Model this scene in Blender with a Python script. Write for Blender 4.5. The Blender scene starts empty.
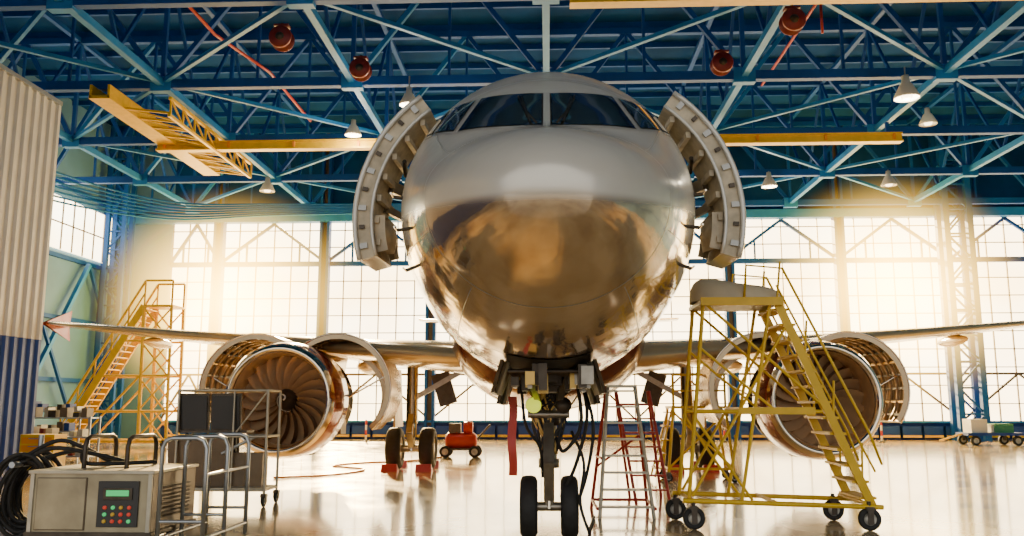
import bpy, math, random
from mathutils import Vector, Matrix
random.seed(7)
S=bpy.context.scene
# ------------------------------------------------------------ materials
MATS={}
def mat(name,col,rough=.5,metal=0,noise=0,scale=3,emit=None,es=0,coat=0,bump=0,spec=.5):
    m=bpy.data.materials.new(name); m.use_nodes=True
    nt=m.node_tree; b=nt.nodes['Principled BSDF']
    b.inputs['Base Color'].default_value=(*col,1)
    b.inputs['Roughness'].default_value=rough
    b.inputs['Metallic'].default_value=metal
    b.inputs['Specular IOR Level'].default_value=spec
    if coat: b.inputs['Coat Weight'].default_value=coat; b.inputs['Coat Roughness'].default_value=.04
    if emit: b.inputs['Emission Color'].default_value=(*emit,1); b.inputs['Emission Strength'].default_value=es
    if noise or bump:
        tc=nt.nodes.new('ShaderNodeTexCoord'); n=nt.nodes.new('ShaderNodeTexNoise')
        n.inputs['Scale'].default_value=scale; n.inputs['Detail'].default_value=4
        nt.links.new(tc.outputs['Object'],n.inputs['Vector'])
        if noise:
            r=nt.nodes.new('ShaderNodeValToRGB')
            r.color_ramp.elements[0].position=.3; r.color_ramp.elements[1].position=.7
            r.color_ramp.elements[0].color=(*[c*(1-noise) for c in col],1)
            r.color_ramp.elements[1].color=(*[min(1,c*(1+noise*.5)) for c in col],1)
            nt.links.new(n.outputs['Fac'],r.inputs['Fac']); nt.links.new(r.outputs['Color'],b.inputs['Base Color'])
        if bump:
            bp=nt.nodes.new('ShaderNodeBump'); bp.inputs['Strength'].default_value=bump
            nt.links.new(n.outputs['Fac'],bp.inputs['Height']); nt.links.new(bp.outputs['Normal'],b.inputs['Normal'])
    MATS[name]=m; return m
def nose_reflection_tint():
    # glossy white upper body, brown reflection painted into the lower nose, rising aft
    m=bpy.data.materials.new('white_paint_nose_reflection_tint'); m.use_nodes=True; nt=m.node_tree; b=nt.nodes['Principled BSDF']; L=nt.links.new
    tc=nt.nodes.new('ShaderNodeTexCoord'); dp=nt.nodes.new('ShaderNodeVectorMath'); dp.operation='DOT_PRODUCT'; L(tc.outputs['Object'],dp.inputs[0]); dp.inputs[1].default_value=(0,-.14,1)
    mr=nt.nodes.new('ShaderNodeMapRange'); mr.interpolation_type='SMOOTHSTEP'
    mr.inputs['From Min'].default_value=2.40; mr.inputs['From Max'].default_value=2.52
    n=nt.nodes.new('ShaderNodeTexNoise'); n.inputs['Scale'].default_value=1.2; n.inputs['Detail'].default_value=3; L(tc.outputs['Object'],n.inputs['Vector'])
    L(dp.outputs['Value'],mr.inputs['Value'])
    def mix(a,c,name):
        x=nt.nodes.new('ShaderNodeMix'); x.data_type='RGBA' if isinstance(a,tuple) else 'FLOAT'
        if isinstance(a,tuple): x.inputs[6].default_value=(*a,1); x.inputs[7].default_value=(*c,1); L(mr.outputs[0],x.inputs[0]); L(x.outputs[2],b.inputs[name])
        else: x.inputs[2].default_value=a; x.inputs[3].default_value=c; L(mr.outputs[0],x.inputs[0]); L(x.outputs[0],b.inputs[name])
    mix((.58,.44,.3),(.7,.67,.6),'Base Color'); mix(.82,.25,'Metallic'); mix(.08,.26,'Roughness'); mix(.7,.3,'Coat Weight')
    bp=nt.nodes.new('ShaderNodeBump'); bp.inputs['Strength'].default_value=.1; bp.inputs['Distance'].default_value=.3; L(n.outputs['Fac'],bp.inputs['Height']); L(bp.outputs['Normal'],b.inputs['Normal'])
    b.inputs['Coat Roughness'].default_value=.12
    MATS['nose_reflection_tint']=m
nose_reflection_tint()
mat('white_paint',(.7,.68,.62),.16,.2,.06,1.5,coat=.6)
mat('red_paint',(.28,.03,.02),.2,.3,.1,2,coat=.5)
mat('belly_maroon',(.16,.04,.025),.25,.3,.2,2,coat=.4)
mat('wing_grey',(.66,.52,.3),.18,.5,.1,1)
mat('cowl_outer',(.58,.44,.26),.25,.5,.15,2)
mat('cockpit_glass',(.02,.024,.03),.03,0,coat=1)
mat('seal_and_recess_black',(.015,.015,.015),.5)
mat('frame_grey',(.4,.4,.38),.3,.4)
mat('polished_metal',(.85,.74,.58),.12,1,.05,4)
mat('liner_bronze',(.75,.5,.28),.3,.4,.2,5)
mat('fan_titanium',(.85,.6,.36),.25,.6)
mat('fan_back',(.16,.1,.05),.4,.5)
mat('dark_metal',(.08,.065,.05),.4,.7,.3,8)
mat('strut_metal',(.35,.32,.27),.3,.8,.2,8)
mat('rubber',(.018,.018,.018),.7,0,.3,12)
mat('hub_grey',(.45,.43,.38),.4,.5)
mat('door_inner',(.58,.5,.36),.5,.1,.3,6)
mat('cowl_inner',(.42,.28,.14),.4,.5,.4,4)
mat('brass',(.6,.4,.12),.35,.8)
mat('lime_lens',(.6,.7,.05),.2,0,emit=(.8,.9,.05),es=1)
mat('blue_steel',(.004,.075,.35),.55,.1,.15,1.2,spec=.3)
mat('light_blue_steel',(.022,.2,.56),.5,.1,.15,1.2,spec=.35)
mat('roof_panel',(.004,.05,.2),.85,0,.35,.5,spec=.1)
mat('wall_blue',(.08,.22,.46),.6,0,.15,.6)
mat('wall_white',(.6,.6,.58),.45,.1,.1,1)
mat('wall_navy',(.008,.05,.28),.45,.1,.15,1)
mat('yellow_paint',(.8,.5,.005),.4,.05,.12,5)
mat('orange_paint',(.8,.3,.02),.4,.05)
mat('red_enamel',(.5,.035,.02),.4,.05,.12,5)
mat('reel_red',(.2,.02,.015),.4,.1)
mat('steel_tube',(.42,.45,.48),.3,.8,.1,6)
mat('galvanised',(.5,.46,.36),.4,.5,.2,5)
mat('cabinet_metal',(.36,.31,.2),.32,.45,.25,3)
mat('cabinet_dark',(.16,.12,.08),.4,.4,.2,3)
mat('panel_black',(.02,.02,.02),.35)
mat('btn_green',(.02,.5,.1),.4,0,emit=(.1,.9,.3),es=.5)
mat('btn_red',(.7,.05,.03),.4,0,emit=(1,.1,.05),es=.2)
mat('btn_amber',(.8,.5,.05),.4)
mat('lamp_white',(.75,.72,.62),.4)
mat('lamp_glow',(1,.9,.7),.4,0,emit=(1,.8,.5),es=6)
mat('mullion',(.14,.1,.06),.5,.2)
mat('cream_tarp',(.7,.6,.42),.6,0,.15,2)
mat('green_box',(.05,.25,.12),.5)
def glazing():
    m=bpy.data.materials.new('sunlit_glazing'); m.use_nodes=True; nt=m.node_tree; L=nt.links.new
    nt.nodes.remove(nt.nodes['Principled BSDF']); out=nt.nodes['Material Output']
    tr=nt.nodes.new('ShaderNodeBsdfTransparent'); tr.inputs[0].default_value=(.75,.7,.6,1)
    em=nt.nodes.new('ShaderNodeEmission'); em.inputs[1].default_value=9
    ad=nt.nodes.new('ShaderNodeAddShader'); L(tr.outputs[0],ad.inputs[0]); L(em.outputs[0],ad.inputs[1]); L(ad.outputs[0],out.inputs[0])
    tc=nt.nodes.new('ShaderNodeTexCoord'); n=nt.nodes.new('ShaderNodeTexNoise'); n.inputs['Scale'].default_value=.2
    r=nt.nodes.new('ShaderNodeValToRGB')
    r.color_ramp.elements[0].position=.35; r.color_ramp.elements[0].color=(1,.68,.28,1)
    r.color_ramp.elements[1].position=.65; r.color_ramp.elements[1].color=(1,.84,.54,1)
    L(tc.outputs['Object'],n.inputs['Vector']); L(n.outputs['Fac'],r.inputs['Fac']); L(r.outputs['Color'],em.inputs[0])
    MATS['glazing']=m
glazing()
def floor_mat():
    m=bpy.data.materials.new('polished_concrete'); m.use_nodes=True; nt=m.node_tree
    b=nt.nodes['Principled BSDF']
    tc=nt.nodes.new('ShaderNodeTexCoord'); n=nt.nodes.new('ShaderNodeTexNoise'); n.inputs['Scale'].default_value=.35; n.inputs['Detail'].default_value=6
    r=nt.nodes.new('ShaderNodeValToRGB')
    r.color_ramp.elements[0].position=.35; r.color_ramp.elements[0].color=(.46,.32,.14,1)
    r.color_ramp.elements[1].position=.65; r.color_ramp.elements[1].color=(.85,.68,.38,1)
    n2=nt.nodes.new('ShaderNodeTexNoise'); n2.inputs['Scale'].default_value=1.3; n2.inputs['Detail'].default_value=5
    mr=nt.nodes.new('ShaderNodeMapRange'); mr.inputs['To Min'].default_value=.05; mr.inputs['To Max'].default_value=.28
    nt.links.new(tc.outputs['Object'],n.inputs['Vector']); nt.links.new(n.outputs['Fac'],r.inputs['Fac']); nt.links.new(r.outputs['Color'],b.inputs['Base Color'])
    nt.links.new(tc.outputs['Object'],n2.inputs['Vector']); nt.links.new(n2.outputs['Fac'],mr.inputs['Value']); nt.links.new(mr.outputs['Result'],b.inputs['Roughness'])
    b.inputs['Coat Weight'].default_value=.6; b.inputs['Coat Roughness'].default_value=.08
    MATS['polished_concrete']=m
floor_mat()
mat('apron_asphalt',(.16,.11,.06),.8,0,.2,.2)
def sun_bloom_mat(name,col,st):
    # painted sun bloom: emission falls off smoothly from the centre of the unit sphere
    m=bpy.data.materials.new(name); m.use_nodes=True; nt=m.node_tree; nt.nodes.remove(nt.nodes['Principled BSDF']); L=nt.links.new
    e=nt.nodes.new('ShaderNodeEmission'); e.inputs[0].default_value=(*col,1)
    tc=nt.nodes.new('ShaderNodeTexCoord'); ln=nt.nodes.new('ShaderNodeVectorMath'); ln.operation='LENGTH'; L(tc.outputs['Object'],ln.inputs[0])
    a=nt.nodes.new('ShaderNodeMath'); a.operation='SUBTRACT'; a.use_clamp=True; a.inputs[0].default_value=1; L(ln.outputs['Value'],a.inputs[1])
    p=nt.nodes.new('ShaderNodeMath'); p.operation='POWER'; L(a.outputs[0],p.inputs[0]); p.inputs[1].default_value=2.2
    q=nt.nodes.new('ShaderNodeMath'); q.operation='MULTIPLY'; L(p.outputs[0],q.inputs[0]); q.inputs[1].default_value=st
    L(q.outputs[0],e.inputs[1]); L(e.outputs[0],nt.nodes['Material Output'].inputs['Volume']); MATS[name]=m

# ------------------------------------------------------------ mesh builder
V=Vector
class MB:
    def __init__(s,name): s.n=name; s.v=[]; s.f=[]; s.m=[]; s.sm=[]; s.mats=[]
    def mi(s,m):
        if m not in s.mats: s.mats.append(m)
        return s.mats.index(m)
    def add(s,vs,fs,m,smooth=False):
        o=len(s.v); s.v+= [tuple(v) for v in vs]; k=s.mi(m)
        for f in fs: s.f.append([i+o for i in f]); s.m.append(k); s.sm.append(smooth)
    def box(s,c,d,m,rz=0,ry=0,rx=0):
        R=Matrix.Rotation(rz,3,'Z')@Matrix.Rotation(ry,3,'Y')@Matrix.Rotation(rx,3,'X'); c=V(c)
        vs=[c+R@V((x*d[0]/2,y*d[1]/2,z*d[2]/2)) for x in(-1,1) for y in(-1,1) for z in(-1,1)]
        s.add(vs,[(0,1,3,2),(4,6,7,5),(0,4,5,1),(2,3,7,6),(0,2,6,4),(1,5,7,3)],m)
    def frame(s,p,q):
        d=(V(q)-V(p)); L=d.length; d=d/L if L else V((0,0,1))
        a=V((0,0,1)) if abs(d.z)<.95 else V((0,1,0))
        u=d.cross(a).normalized(); w=u.cross(d).normalized(); return d,u,w
    def tube(s,p,q,r,m,n=8,r2=None,cap=True):
        p=V(p);q=V(q); r2=r if r2 is None else r2
        d,u,w=s.frame(p,q); vs=[]
        for c,rr in((p,r),(q,r2)):
            for i in range(n):
                a=2*math.pi*i/n; vs.append(c+u*math.cos(a)*rr+w*math.sin(a)*rr)
        s.add(vs,[(i,(i+1)%n,n+(i+1)%n,n+i) for i in range(n)],m,n>5)
        if cap: s.add(vs,[tuple(range(n-1,-1,-1)),tuple(range(n,2*n))],m)
    def beam(s,p,q,w_,h_,m):
        p=V(p);q=V(q); d,u,w=s.frame(p,q); vs=[]
        for c in(p,q):
            for a,b in((-1,-1),(1,-1),(1,1),(-1,1)): vs.append(c+u*a*w_/2+w*b*h_/2)
        s.add(vs,[(0,1,5,4),(1,2,6,5),(2,3,7,6),(3,0,4,7),(3,2,1,0),(4,5,6,7)],m)
    def path(s,pts,r,m,n=8):
        pts=[V(p) for p in pts]; T=[]
        for i,p in enumerate(pts):
            a=pts[max(0,i-1)]; b=pts[min(len(pts)-1,i+1)]; T.append((b-a).normalized())
        u=T[0].orthogonal().normalized(); vs=[]
        for p,t in zip(pts,T):
            u=(u-t*u.dot(t)).normalized(); w=t.cross(u)
            for i in range(n):
                a=2*math.pi*i/n; vs.append(p+(u*math.cos(a)+w*math.sin(a))*r)
        fs=[]
        for j in range(len(pts)-1):
            for i in range(n): fs.append((j*n+i,j*n+(i+1)%n,(j+1)*n+(i+1)%n,(j+1)*n+i))
        fs+= [tuple(range(n-1,-1,-1)),tuple(range((len(pts)-1)*n,len(pts)*n))]
        s.add(vs,fs,m,True)
    def curve(s,pts,r,m,n=8,k=6):
        P=[V(p) for p in pts]; P=[P[0]*2-P[1]]+P+[P[-1]*2-P[-2]]; out=[]
        for i in range(1,len(P)-2):
            for j in range(k):
                t=j/k; a,b,c,d=P[i-1:i+3]
                out.append(.5*((2*b)+(c-a)*t+(2*a-5*b+4*c-d)*t*t+(3*b-a-3*c+d)*t**3))
        out.append(P[-2]); s.path(out,r,m,n)
    def rev(s,c,prof,m,axis='Y',n=32,a0=0,a1=360,smooth=True):
        c=V(c); full=abs(a1-a0)>=360; k=n if full else n+1; vs=[]
        for (t,r) in prof:
            for i in range(k):
                a=math.radians(a0+(a1-a0)*i/n); x=r*math.sin(a); y=r*math.cos(a)
                vs.append(c+{'Y':V((x,t,y)),'X':V((t,x,y)),'Z':V((x,y,t))}[axis])
        fs=[]
        for j in range(len(prof)-1):
            for i in range(n):
                i2=(i+1)%k; fs.append((j*k+i,j*k+i2,(j+1)*k+i2,(j+1)*k+i))
        s.add(vs,fs,m,smooth)
    def grid(s,fn,nu,nv,m,smooth=True):
        vs=[fn(i/nu,j/nv) for j in range(nv+1) for i in range(nu+1)]
        s.add(vs,[(j*(nu+1)+i,j*(nu+1)+i+1,(j+1)*(nu+1)+i+1,(j+1)*(nu+1)+i) for j in range(nv) for i in range(nu)],m,smooth)
    def build(s,parent=None,recalc=True,bevel=0):
        me=bpy.data.meshes.new(s.n); me.from_pydata(s.v,[],s.f)
        for m in s.mats: me.materials.append(MATS[m])
        me.polygons.foreach_set('material_index',s.m); me.polygons.foreach_set('use_smooth',s.sm); me.update()
        if recalc:
            import bmesh
            bm=bmesh.new(); bm.from_mesh(me); bmesh.ops.recalc_face_normals(bm,faces=bm.faces); bm.to_mesh(me); bm.free()
        xs=[v.co for v in me.vertices]; o=V(((min(v.x for v in xs)+max(v.x for v in xs))/2,(min(v.y for v in xs)+max(v.y for v in xs))/2,min(v.z for v in xs)))
        if parent is None:
            me.transform(Matrix.Translation(-o))
        ob=bpy.data.objects.new(s.n,me)
        if parent is None: ob.location=o
        S.collection.objects.link(ob)
        if parent: ob.parent=parent
        if bevel:
            md=ob.modifiers.new('bevel','BEVEL'); md.width=bevel; md.segments=2; md.limit_method='ANGLE'
        return ob

# ------------------------------------------------------------ room
YB=46.5; XL=-24; XR=27.5; ZC=17
b=MB('floor'); b.box((1.75,20.5,-.1),(XR-XL+.6,53,.2),'polished_concrete'); b.build()
b=MB('apron_ground'); b.box((0,-57,-.12),(300,102,.2),'apron_asphalt'); b.build()
b=MB('ceiling'); b.box((1.75,20.5,ZC+.1),(XR-XL+.6,53,.2),'roof_panel')
for i in range(27): b.box((1.75,-5+i*2,ZC-.12),(XR-XL,.12,.24),'blue_steel')
b.build()
cols_l=[-18.1,-12.2,-6.3]; cols_r=[9.7,15.6,21.5]
W0=-20.9; ZT=11.8; ZS=.9
b=MB('wall_back')
b.box(((XL+W0)/2,YB+.2,ZC/2),(W0-XL,.4,ZC),'wall_blue')
b.box(((W0+XR)/2,YB+.2,ZS/2),(XR-W0,.4,ZS),'wall_navy')
b.box(((W0+XR)/2,YB+.2,(ZT+ZC)/2),(XR-W0,.4,ZC-ZT),'roof_panel')
b.build()
edges=[W0]+cols_l+[-.4,4.6]+cols_r+[XR]
for k in range(len(edges)-1):
    x0,x1=edges[k],edges[k+1]
    b=MB('window_%d'%(k+1))
    b.add([(x0,YB+.25,ZS),(x1,YB+.25,ZS),(x1,YB+.25,ZT),(x0,YB+.25,ZT)],[(0,1,2,3)],'glazing')
    n=max(2,round((x1-x0)/1.0))
    for i in range(n+1):
        x=x0+(x1-x0)*i/n; b.box((x,YB+.12,(ZS+ZT)/2),(.05,.1,ZT-ZS),'mullion')
    z=ZS
    while z<ZT: b.box(((x0+x1)/2,YB+.12,z),(x1-x0,.09,.045),'mullion'); z+=.95
    b.box(((x0+x1)/2,YB+.0,9.45),(x1-x0,.25,.26),'blue_steel')
    xm=(x0+x1)/2
    b.beam((x0,YB-.05,9.5),(xm,YB-.05,11.7),.15,.15,'blue_steel'); b.beam((xm,YB-.05,11.7),(x1,YB-.05,9.5),.15,.15,'blue_steel')
    b.beam(((x0+xm)/2,YB-.05,10.6),((x0+xm)/2,YB-.05,9.5),.1,.1,'blue_steel'); b.beam(((x1+xm)/2,YB-.05,10.6),((x1+xm)/2,YB-.05,9.5),.1,.1,'blue_steel')
    b.beam((x0,YB-.05,ZS+.1),(xm,YB-.05,3.4),.1,.1,'mullion'); b.beam((xm,YB-.05,3.4),(x1,YB-.05,ZS+.1),.1,.1,'mullion')
    b.box(((x0+x1)/2,YB-.02,3.4),(x1-x0,.12,.12),'mullion')
    b.build(recalc=False)
def lattice(b,x,y,z0,z1,w,d,m,t=.12):
    for sx in(-1,1):
        for sy in(-1,1): b.box((x+sx*w/2,y+sy*d/2,(z0+z1)/2),(t,t,z1-z0),m)
    z=z0;k=1
    while z+w*1.1<=z1:
        for sy in(-1,1): b.beam((x-k*w/2,y+sy*d/2,z),(x+k*w/2,y+sy*d/2,z+w*1.1),.09,.09,m); b.beam((x-w/2,y+sy*d/2,z),(x+w/2,y+sy*d/2,z),.09,.09,m)
        z+=w*1.1;k=-k
for x in cols_l+cols_r[:2]:
    b=MB('wall_column'); b.box((x-.2,YB-.3,ZC/2),(.14,.5,ZC),'blue_steel'); b.box((x+.2,YB-.3,ZC/2),(.14,.5,ZC),'blue_steel'); b.box((x,YB-.2,ZC/2),(.34,.1,ZC),'mullion'); b.build()
b=MB('wall_column'); lattice(b,21.3,YB-1.2,0,ZC-.4,1.2,.8,'blue_steel',.3); b.build()
b=MB('wall_column'); lattice(b,-22.9,YB-2,0,ZC-.4,.9,.8,'blue_steel',.22); b.build()
b=MB('trim_1')
b.box(((XL+XR)/2,YB-.35,ZT+.15),(XR-XL,.5,.45),'light_blue_steel'); b.box(((W0+XR)/2,YB-.2,ZS+.02),(XR-W0,.4,.1),'light_blue_steel'); b.build()
b=MB('wall_radiators')  # row of radiators along the foot of the back wall
for i in range(42): b.box((-19.8+i*1.1,YB-.3,.4),(.95,.25,.6),'wall_navy'); b.box((-19.8+i*1.1,YB-.44,.18),(.95,.02,.12),'yellow_paint')
b.build()
b=MB('wall_left'); b.box((XL-.15,20.5,ZC/2-.0),(.3,53,ZC),'wall_blue')
for i in range(9): b.box((XL+.1,-3+i*6,ZC/2),(.3,.3,ZC),'blue_steel')
for zz in(3,6,9,12.5,15): b.box((XL+.1,20.5,zz),(.16,52,.2),'blue_steel')
for i in range(4): b.beam((XL+.4,27+i*6-2,.2),(XL+.4,33+i*6-2,8.9),.2,.2,'light_blue_steel'); b.beam((XL+.4,33+i*6-2,.2),(XL+.4,27+i*6-2,8.9),.14,.14,'blue_steel')
b.build()
b=MB('window_20')
b.add([(XL+.12,28.5,9.3),(XL+.12,45.5,9.3),(XL+.12,45.5,11.9),(XL+.12,28.5,11.9)],[(0,1,2,3)],'glazing')
for i in range(18): b.box((XL+.2,28.6+i,10.6),(.06,.06,2.6),'mullion')
b.box((XL+.2,37,10.6),(.06,17,.06),'mullion'); b.build(recalc=False)
b=MB('wall_right'); b.box((XR+.15,20.5,ZC/2),(.3,53,ZC),'wall_blue')
for zz in(3,6,9,12.5,15): b.box((XR-.05,20.5,zz),(.16,52,.2),'blue_steel')
b.build()
b=MB('wall_partition')
XP=-14.6; prof=[]; y=3.0
while y<24.1:
    prof+=[(XP,y),(XP,y+.16),(XP+.07,y+.21),(XP+.07,y+.33)]; y+=.38
for z0,z1,m in((0,3.6,'wall_navy'),(3.6,10.6,'wall_white')):
    vs=[(x,yy,z) for x,yy in prof for z in(z0,z1)]
    b.add(vs,[(2*i,2*i+2,2*i+3,2*i+1) for i in range(len(prof)-1)],m)
b.box((XP-.15,13.6,5.3),(.2,21.1,10.6),'wall_white')
b.box((XP-.1,13.6,10.66),(.45,21.2,.12),'steel_tube'); b.build(recalc=False)

# ------------------------------------------------------------ roof structure
ZL=12.3; ZU=16.6
XS=[-24+.2,-19.2,-12.8,-6.4,0,6.4,12.8,19.2,25.6]
for ty in(9,15,21,27,33,39,45):
    b=MB('roof_truss')
    b.beam((XL+.05,ty,ZL),(XR-.05,ty,ZL),.26,.3,'blue_steel'); b.beam((XL+.05,ty,ZU),(XR-.05,ty,ZU),.24,.26,'blue_steel')
    for i,x in enumerate(XS):
        b.beam((x,ty,ZL),(x,ty,ZU),.14,.14,'blue_steel')
        if i<len(XS)-1:
            xm=(x+XS[i+1])/2
            b.beam((x,ty,ZL),(xm,ty,ZU),.16,.16,'light_blue_steel' if i%2 else 'blue_steel'); b.beam((xm,ty,ZU),(XS[i+1],ty,ZL),.16,.16,'blue_steel')
            b.beam((xm,ty,ZL),(xm,ty,ZU),.09,.09,'blue_steel')
        b.box((x,ty,ZL),(.7,.3,.5),'light_blue_steel')
    b.build()
for x in XS[1:-1]:
    b=MB('roof_purlin_truss')
    b.beam((x,3,ZL+.05),(x,45,ZL+.05),.2,.24,'light_blue_steel'); b.beam((x,3,ZU),(x,45,ZU),.18,.18,'blue_steel')
    for i in range(6):
        y0=9+i*6
        b.beam((x,y0,ZU),(x,y0+3,ZL),.1,.1,'blue_steel'); b.beam((x,y0+3,ZL),(x,y0+6,ZU),.1,.1,'blue_steel')
    b.build()
b=MB('roof_bracing')
for j in range(6):
    y0=9+6*j
    for i in range(1,len(XS)-2):
        x0,x1=XS[i],XS[i+1]
        if (i+j)%2: b.beam((x0,y0,ZL+.1),(x1,y0+6,ZL+.1),.13,.13,'light_blue_steel')
        else: b.beam((x1,y0,ZL+.1),(x0,y0+6,ZL+.1),.13,.13,'light_blue_steel')
b.build()
def crane(x0,x1,y,z,name='overhead_crane',runway=False,h=.3):
    b=MB(name); b.box(((x0+x1)/2,y,z),(x1-x0,.36,.07),'yellow_paint'); b.box(((x0+x1)/2,y,z+h/2),(x1-x0,.12,h),'yellow_paint'); b.box(((x0+x1)/2,y,z+h),(x1-x0,.3,.06),'yellow_paint')
    n=int((x1-x0)/2.5)
    for i in range(n+1):
        x=x0+.3+(x1-x0-.6)*i/n; b.box((x,y,z+h/2),(.08,.3,h),'orange_paint')
    for xx in(x0+.5,(x0+x1)/2,x1-.5): b.beam((xx,y,z+h),(xx,y,ZL-.1),.12,.12,'blue_steel')
    if runway:
        x=-14.6
        b.box((x,31.2,11.7),(.7,9.6,.1),'yellow_paint'); b.box((x-.3,31.2,11.9),(.08,9.6,.45),'yellow_paint'); b.box((x+.3,31.2,11.9),(.08,9.6,.45),'yellow_paint')
        b.box((-12.7,31.4,12.0),(.1,8,.1),'yellow_paint'); b.box((-12.7,31.4,11.4),(.1,8,.1),'yellow_paint')
        for i in range(9):
            y=27.5+i
            b.beam((-14.3,y,11.7),(-12.7,y,11.5),.07,.07,'yellow_paint'); b.beam((-12.7,y,12),(-12.7,y,11.4),.06,.06,'yellow_paint')
            if i<8: b.beam((-14.3,y,11.7),(-12.7,y+1,11.5),.05,.05,'yellow_paint'); b.beam((-12.7,y,12),(-12.7,y+1,11.4),.05,.05,'yellow_paint')
    b.build()
crane(-15,13.2,31.6,11.45,runway=True); crane(.6,16,20.35,11.65,h=.22)
def lamp(x,y,z,r):
    b=MB('pendant_lamp'); b.tube((x,y,z+r*1.1),(x,y,ZL-.1),.025,'steel_tube',6)
    b.rev((x,y,z),[(r*1.9,.0),(r*1.9,r*.28),(r*1.3,r*.32),(r*1.1,r*.5),(.1*r,r),(-.03,r),(.02,r*.94),(r*1.0,r*.45),(r*1.0,0)],'lamp_white','Z',20)
    b.rev((x,y,z+r*.15),[(-r*.35,0),(-r*.25,r*.4),(r*.1,r*.5),(r*.5,r*.25)],'lamp_glow','Z',14); b.build()
for p in((-4.4,26.3,11.25,.3),(11.2,26.2,11.2,.38),(13.5,30,11.6,.3),(10,38.3,11.5,.34),(15.3,38.3,11.5,.34),(-12.8,38,11.45,.34),(-7.2,30.7,11.7,.3)): lamp(*p)
def reel(x,y):
    b=MB('cable_reel'); z=11.75; b.rev((x,y-.2,z),[(0,0),(0,.3),(.06,.32),(.1,.23),(.3,.23),(.34,.32),(.4,.3),(.4,0)],'reel_red','Y',24); b.rev((x,y-.21,z),[(0,.12),(-.04,.1),(-.05,0)],'dark_metal','Y',12); b.tube((x,y,z+.2),(x,y,ZL-.1),.05,'dark_metal'); b.box((x,y,z+.36),(.4,.25,.06),'reel_red'); b.build()
for p in((-7.3,22.3),(-5.6,24.6),(5.2,24.6),(6.5,21.8)): reel(*p)
b=MB('sprinkler_pipe')
b.path([(-9.9,19,12.7),(-9.9,24,12.7),(-9.2,27,12.7),(-9.2,32,12.7)],.05,'red_enamel'); b.path([(-9.9,22,12.7),(-9.9,22,14.5)],.04,'red_enamel'); b.build()
b=MB('sprinkler_pipe'); b.path([(8.0,19,13.5),(8.0,31,13.5)],.045,'red_enamel'); b.path([(8.0,24,13.5),(8.0,24,12.4)],.04,'red_enamel'); b.build()
b=MB('cable_bundle')
for i in range(7):
    o=i*.24
    b.curve([(-23.3,33,12.6-o),(-22,37,12.1-o*.9),(-18.5,40.5,11.6-o*.6),(-14,42.5,11.9-o*.4),(-7,43.6,12.1-o*.3)],.05,'light_blue_steel',6)
b.build()

# ------------------------------------------------------------ airliner
AIR=bpy.data.objects.new('airliner',None); S.collection.objects.link(AIR)
Y0=6.83; ZF=4.15
K=[(0,-.6,-.6,0),(.05,-.38,-.82,.27),(.15,-.25,-.97,.45),(.35,-.1,-1.15,.68),(.7,.07,-1.35,.94),(1.0,.17,-1.48,1.11),(1.3,.29,-1.58,1.24),(1.5,.43,-1.65,1.32),(2.0,.8,-1.78,1.48),(2.5,1.16,-1.88,1.61),(3,1.47,-1.95,1.71),(3.5,1.72,-2.0,1.79),(4,1.9,-2.04,1.85),(5,2.04,-2.07,1.91),(6,2.07,-2.07,1.93),(22,2.07,-2.07,1.93),(26,2.05,-1.55,1.8),(30,1.98,-.5,1.25),(33,1.75,.4,.7),(35.2,1.3,.95,.15)]
def pchip(xs,ys):
    n=len(xs); h=[xs[i+1]-xs[i] for i in range(n-1)]; d=[(ys[i+1]-ys[i])/h[i] for i in range(n-1)]
    m=[d[0]]
    for i in range(1,n-1):
        m.append(0 if d[i-1]*d[i]<=0 else (h[i-1]+h[i])*3/((2*h[i]+h[i-1])/d[i-1]+(h[i]+2*h[i-1])/d[i]))
    m.append(d[-1])
    def f(x):
        x=min(max(x,xs[0]),xs[-1]); i=0
        while i<n-2 and x>xs[i+1]: i+=1
        t=(x-xs[i])/h[i]
        return (2*t**3-3*t*t+1)*ys[i]+(t**3-2*t*t+t)*h[i]*m[i]+(-2*t**3+3*t*t)*ys[i+1]+(t**3-t*t)*h[i]*m[i+1]
    return f
sq=[math.sqrt(k[0]) for k in K]
fT=pchip(sq,[k[1] for k in K]); fB=pchip(sq,[k[2] for k in K]); fW=pchip(sq,[k[3] for k in K])
def sec(s):
    q=math.sqrt(max(s,0)); t,bo,w=fT(q),fB(q),fW(q)
    e=min(1,s/4.0); zc=(-.6)*(1-e)+0*e
    if s>22: zc=(t+bo)/2*min(1,(s-22)/6)
    zc=min(max(zc,bo+.001),t-.001) if t-bo>.01 else t
    return t,bo,w,zc
def fus(s,phi):
    t,bo,w,zc=sec(s); c=math.cos(phi); si=math.sin(phi)
    return V((w*si,Y0+s,ZF+zc+((t-zc) if c>0 else (zc-bo))*c))
def fnorm(s,phi):
    e=.01; a=fus(s+e,phi)-fus(max(0.001,s-e),phi); c=fus(s,phi+e)-fus(s,phi-e); n=c.cross(a).normalized()
    p=fus(s,phi)
    if n.dot(p-V((0,p.y+1,ZF)))<0: n=-n
    return n
def invs(x,z):
    lo,hi=.01,6
    for _ in range(40):
        m=(lo+hi)/2; t,bo,w,zc=sec(m); h=(t-zc) if z>zc else (zc-bo)
        if (x/w)**2+((z-zc)/h)**2>1: lo=m
        else: hi=m
    s=(lo+hi)/2; t,bo,w,zc=sec(s); h=(t-zc) if z>zc else (zc-bo)
    return s, math.atan2(x/w,(z-zc)/h)
ss=[0.0001]+[ (i/44)**2*6.2 for i in range(1,45)]+[7,9,11,13,15,17,19,21,22]+[22+i*.66 for i in range(1,21)]
N=96
b=MB('fuselage')
vs=[fus(s,2*math.pi*i/N) for s in ss for i in range(N)]
b.v+=[tuple(v) for v in vs]
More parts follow.
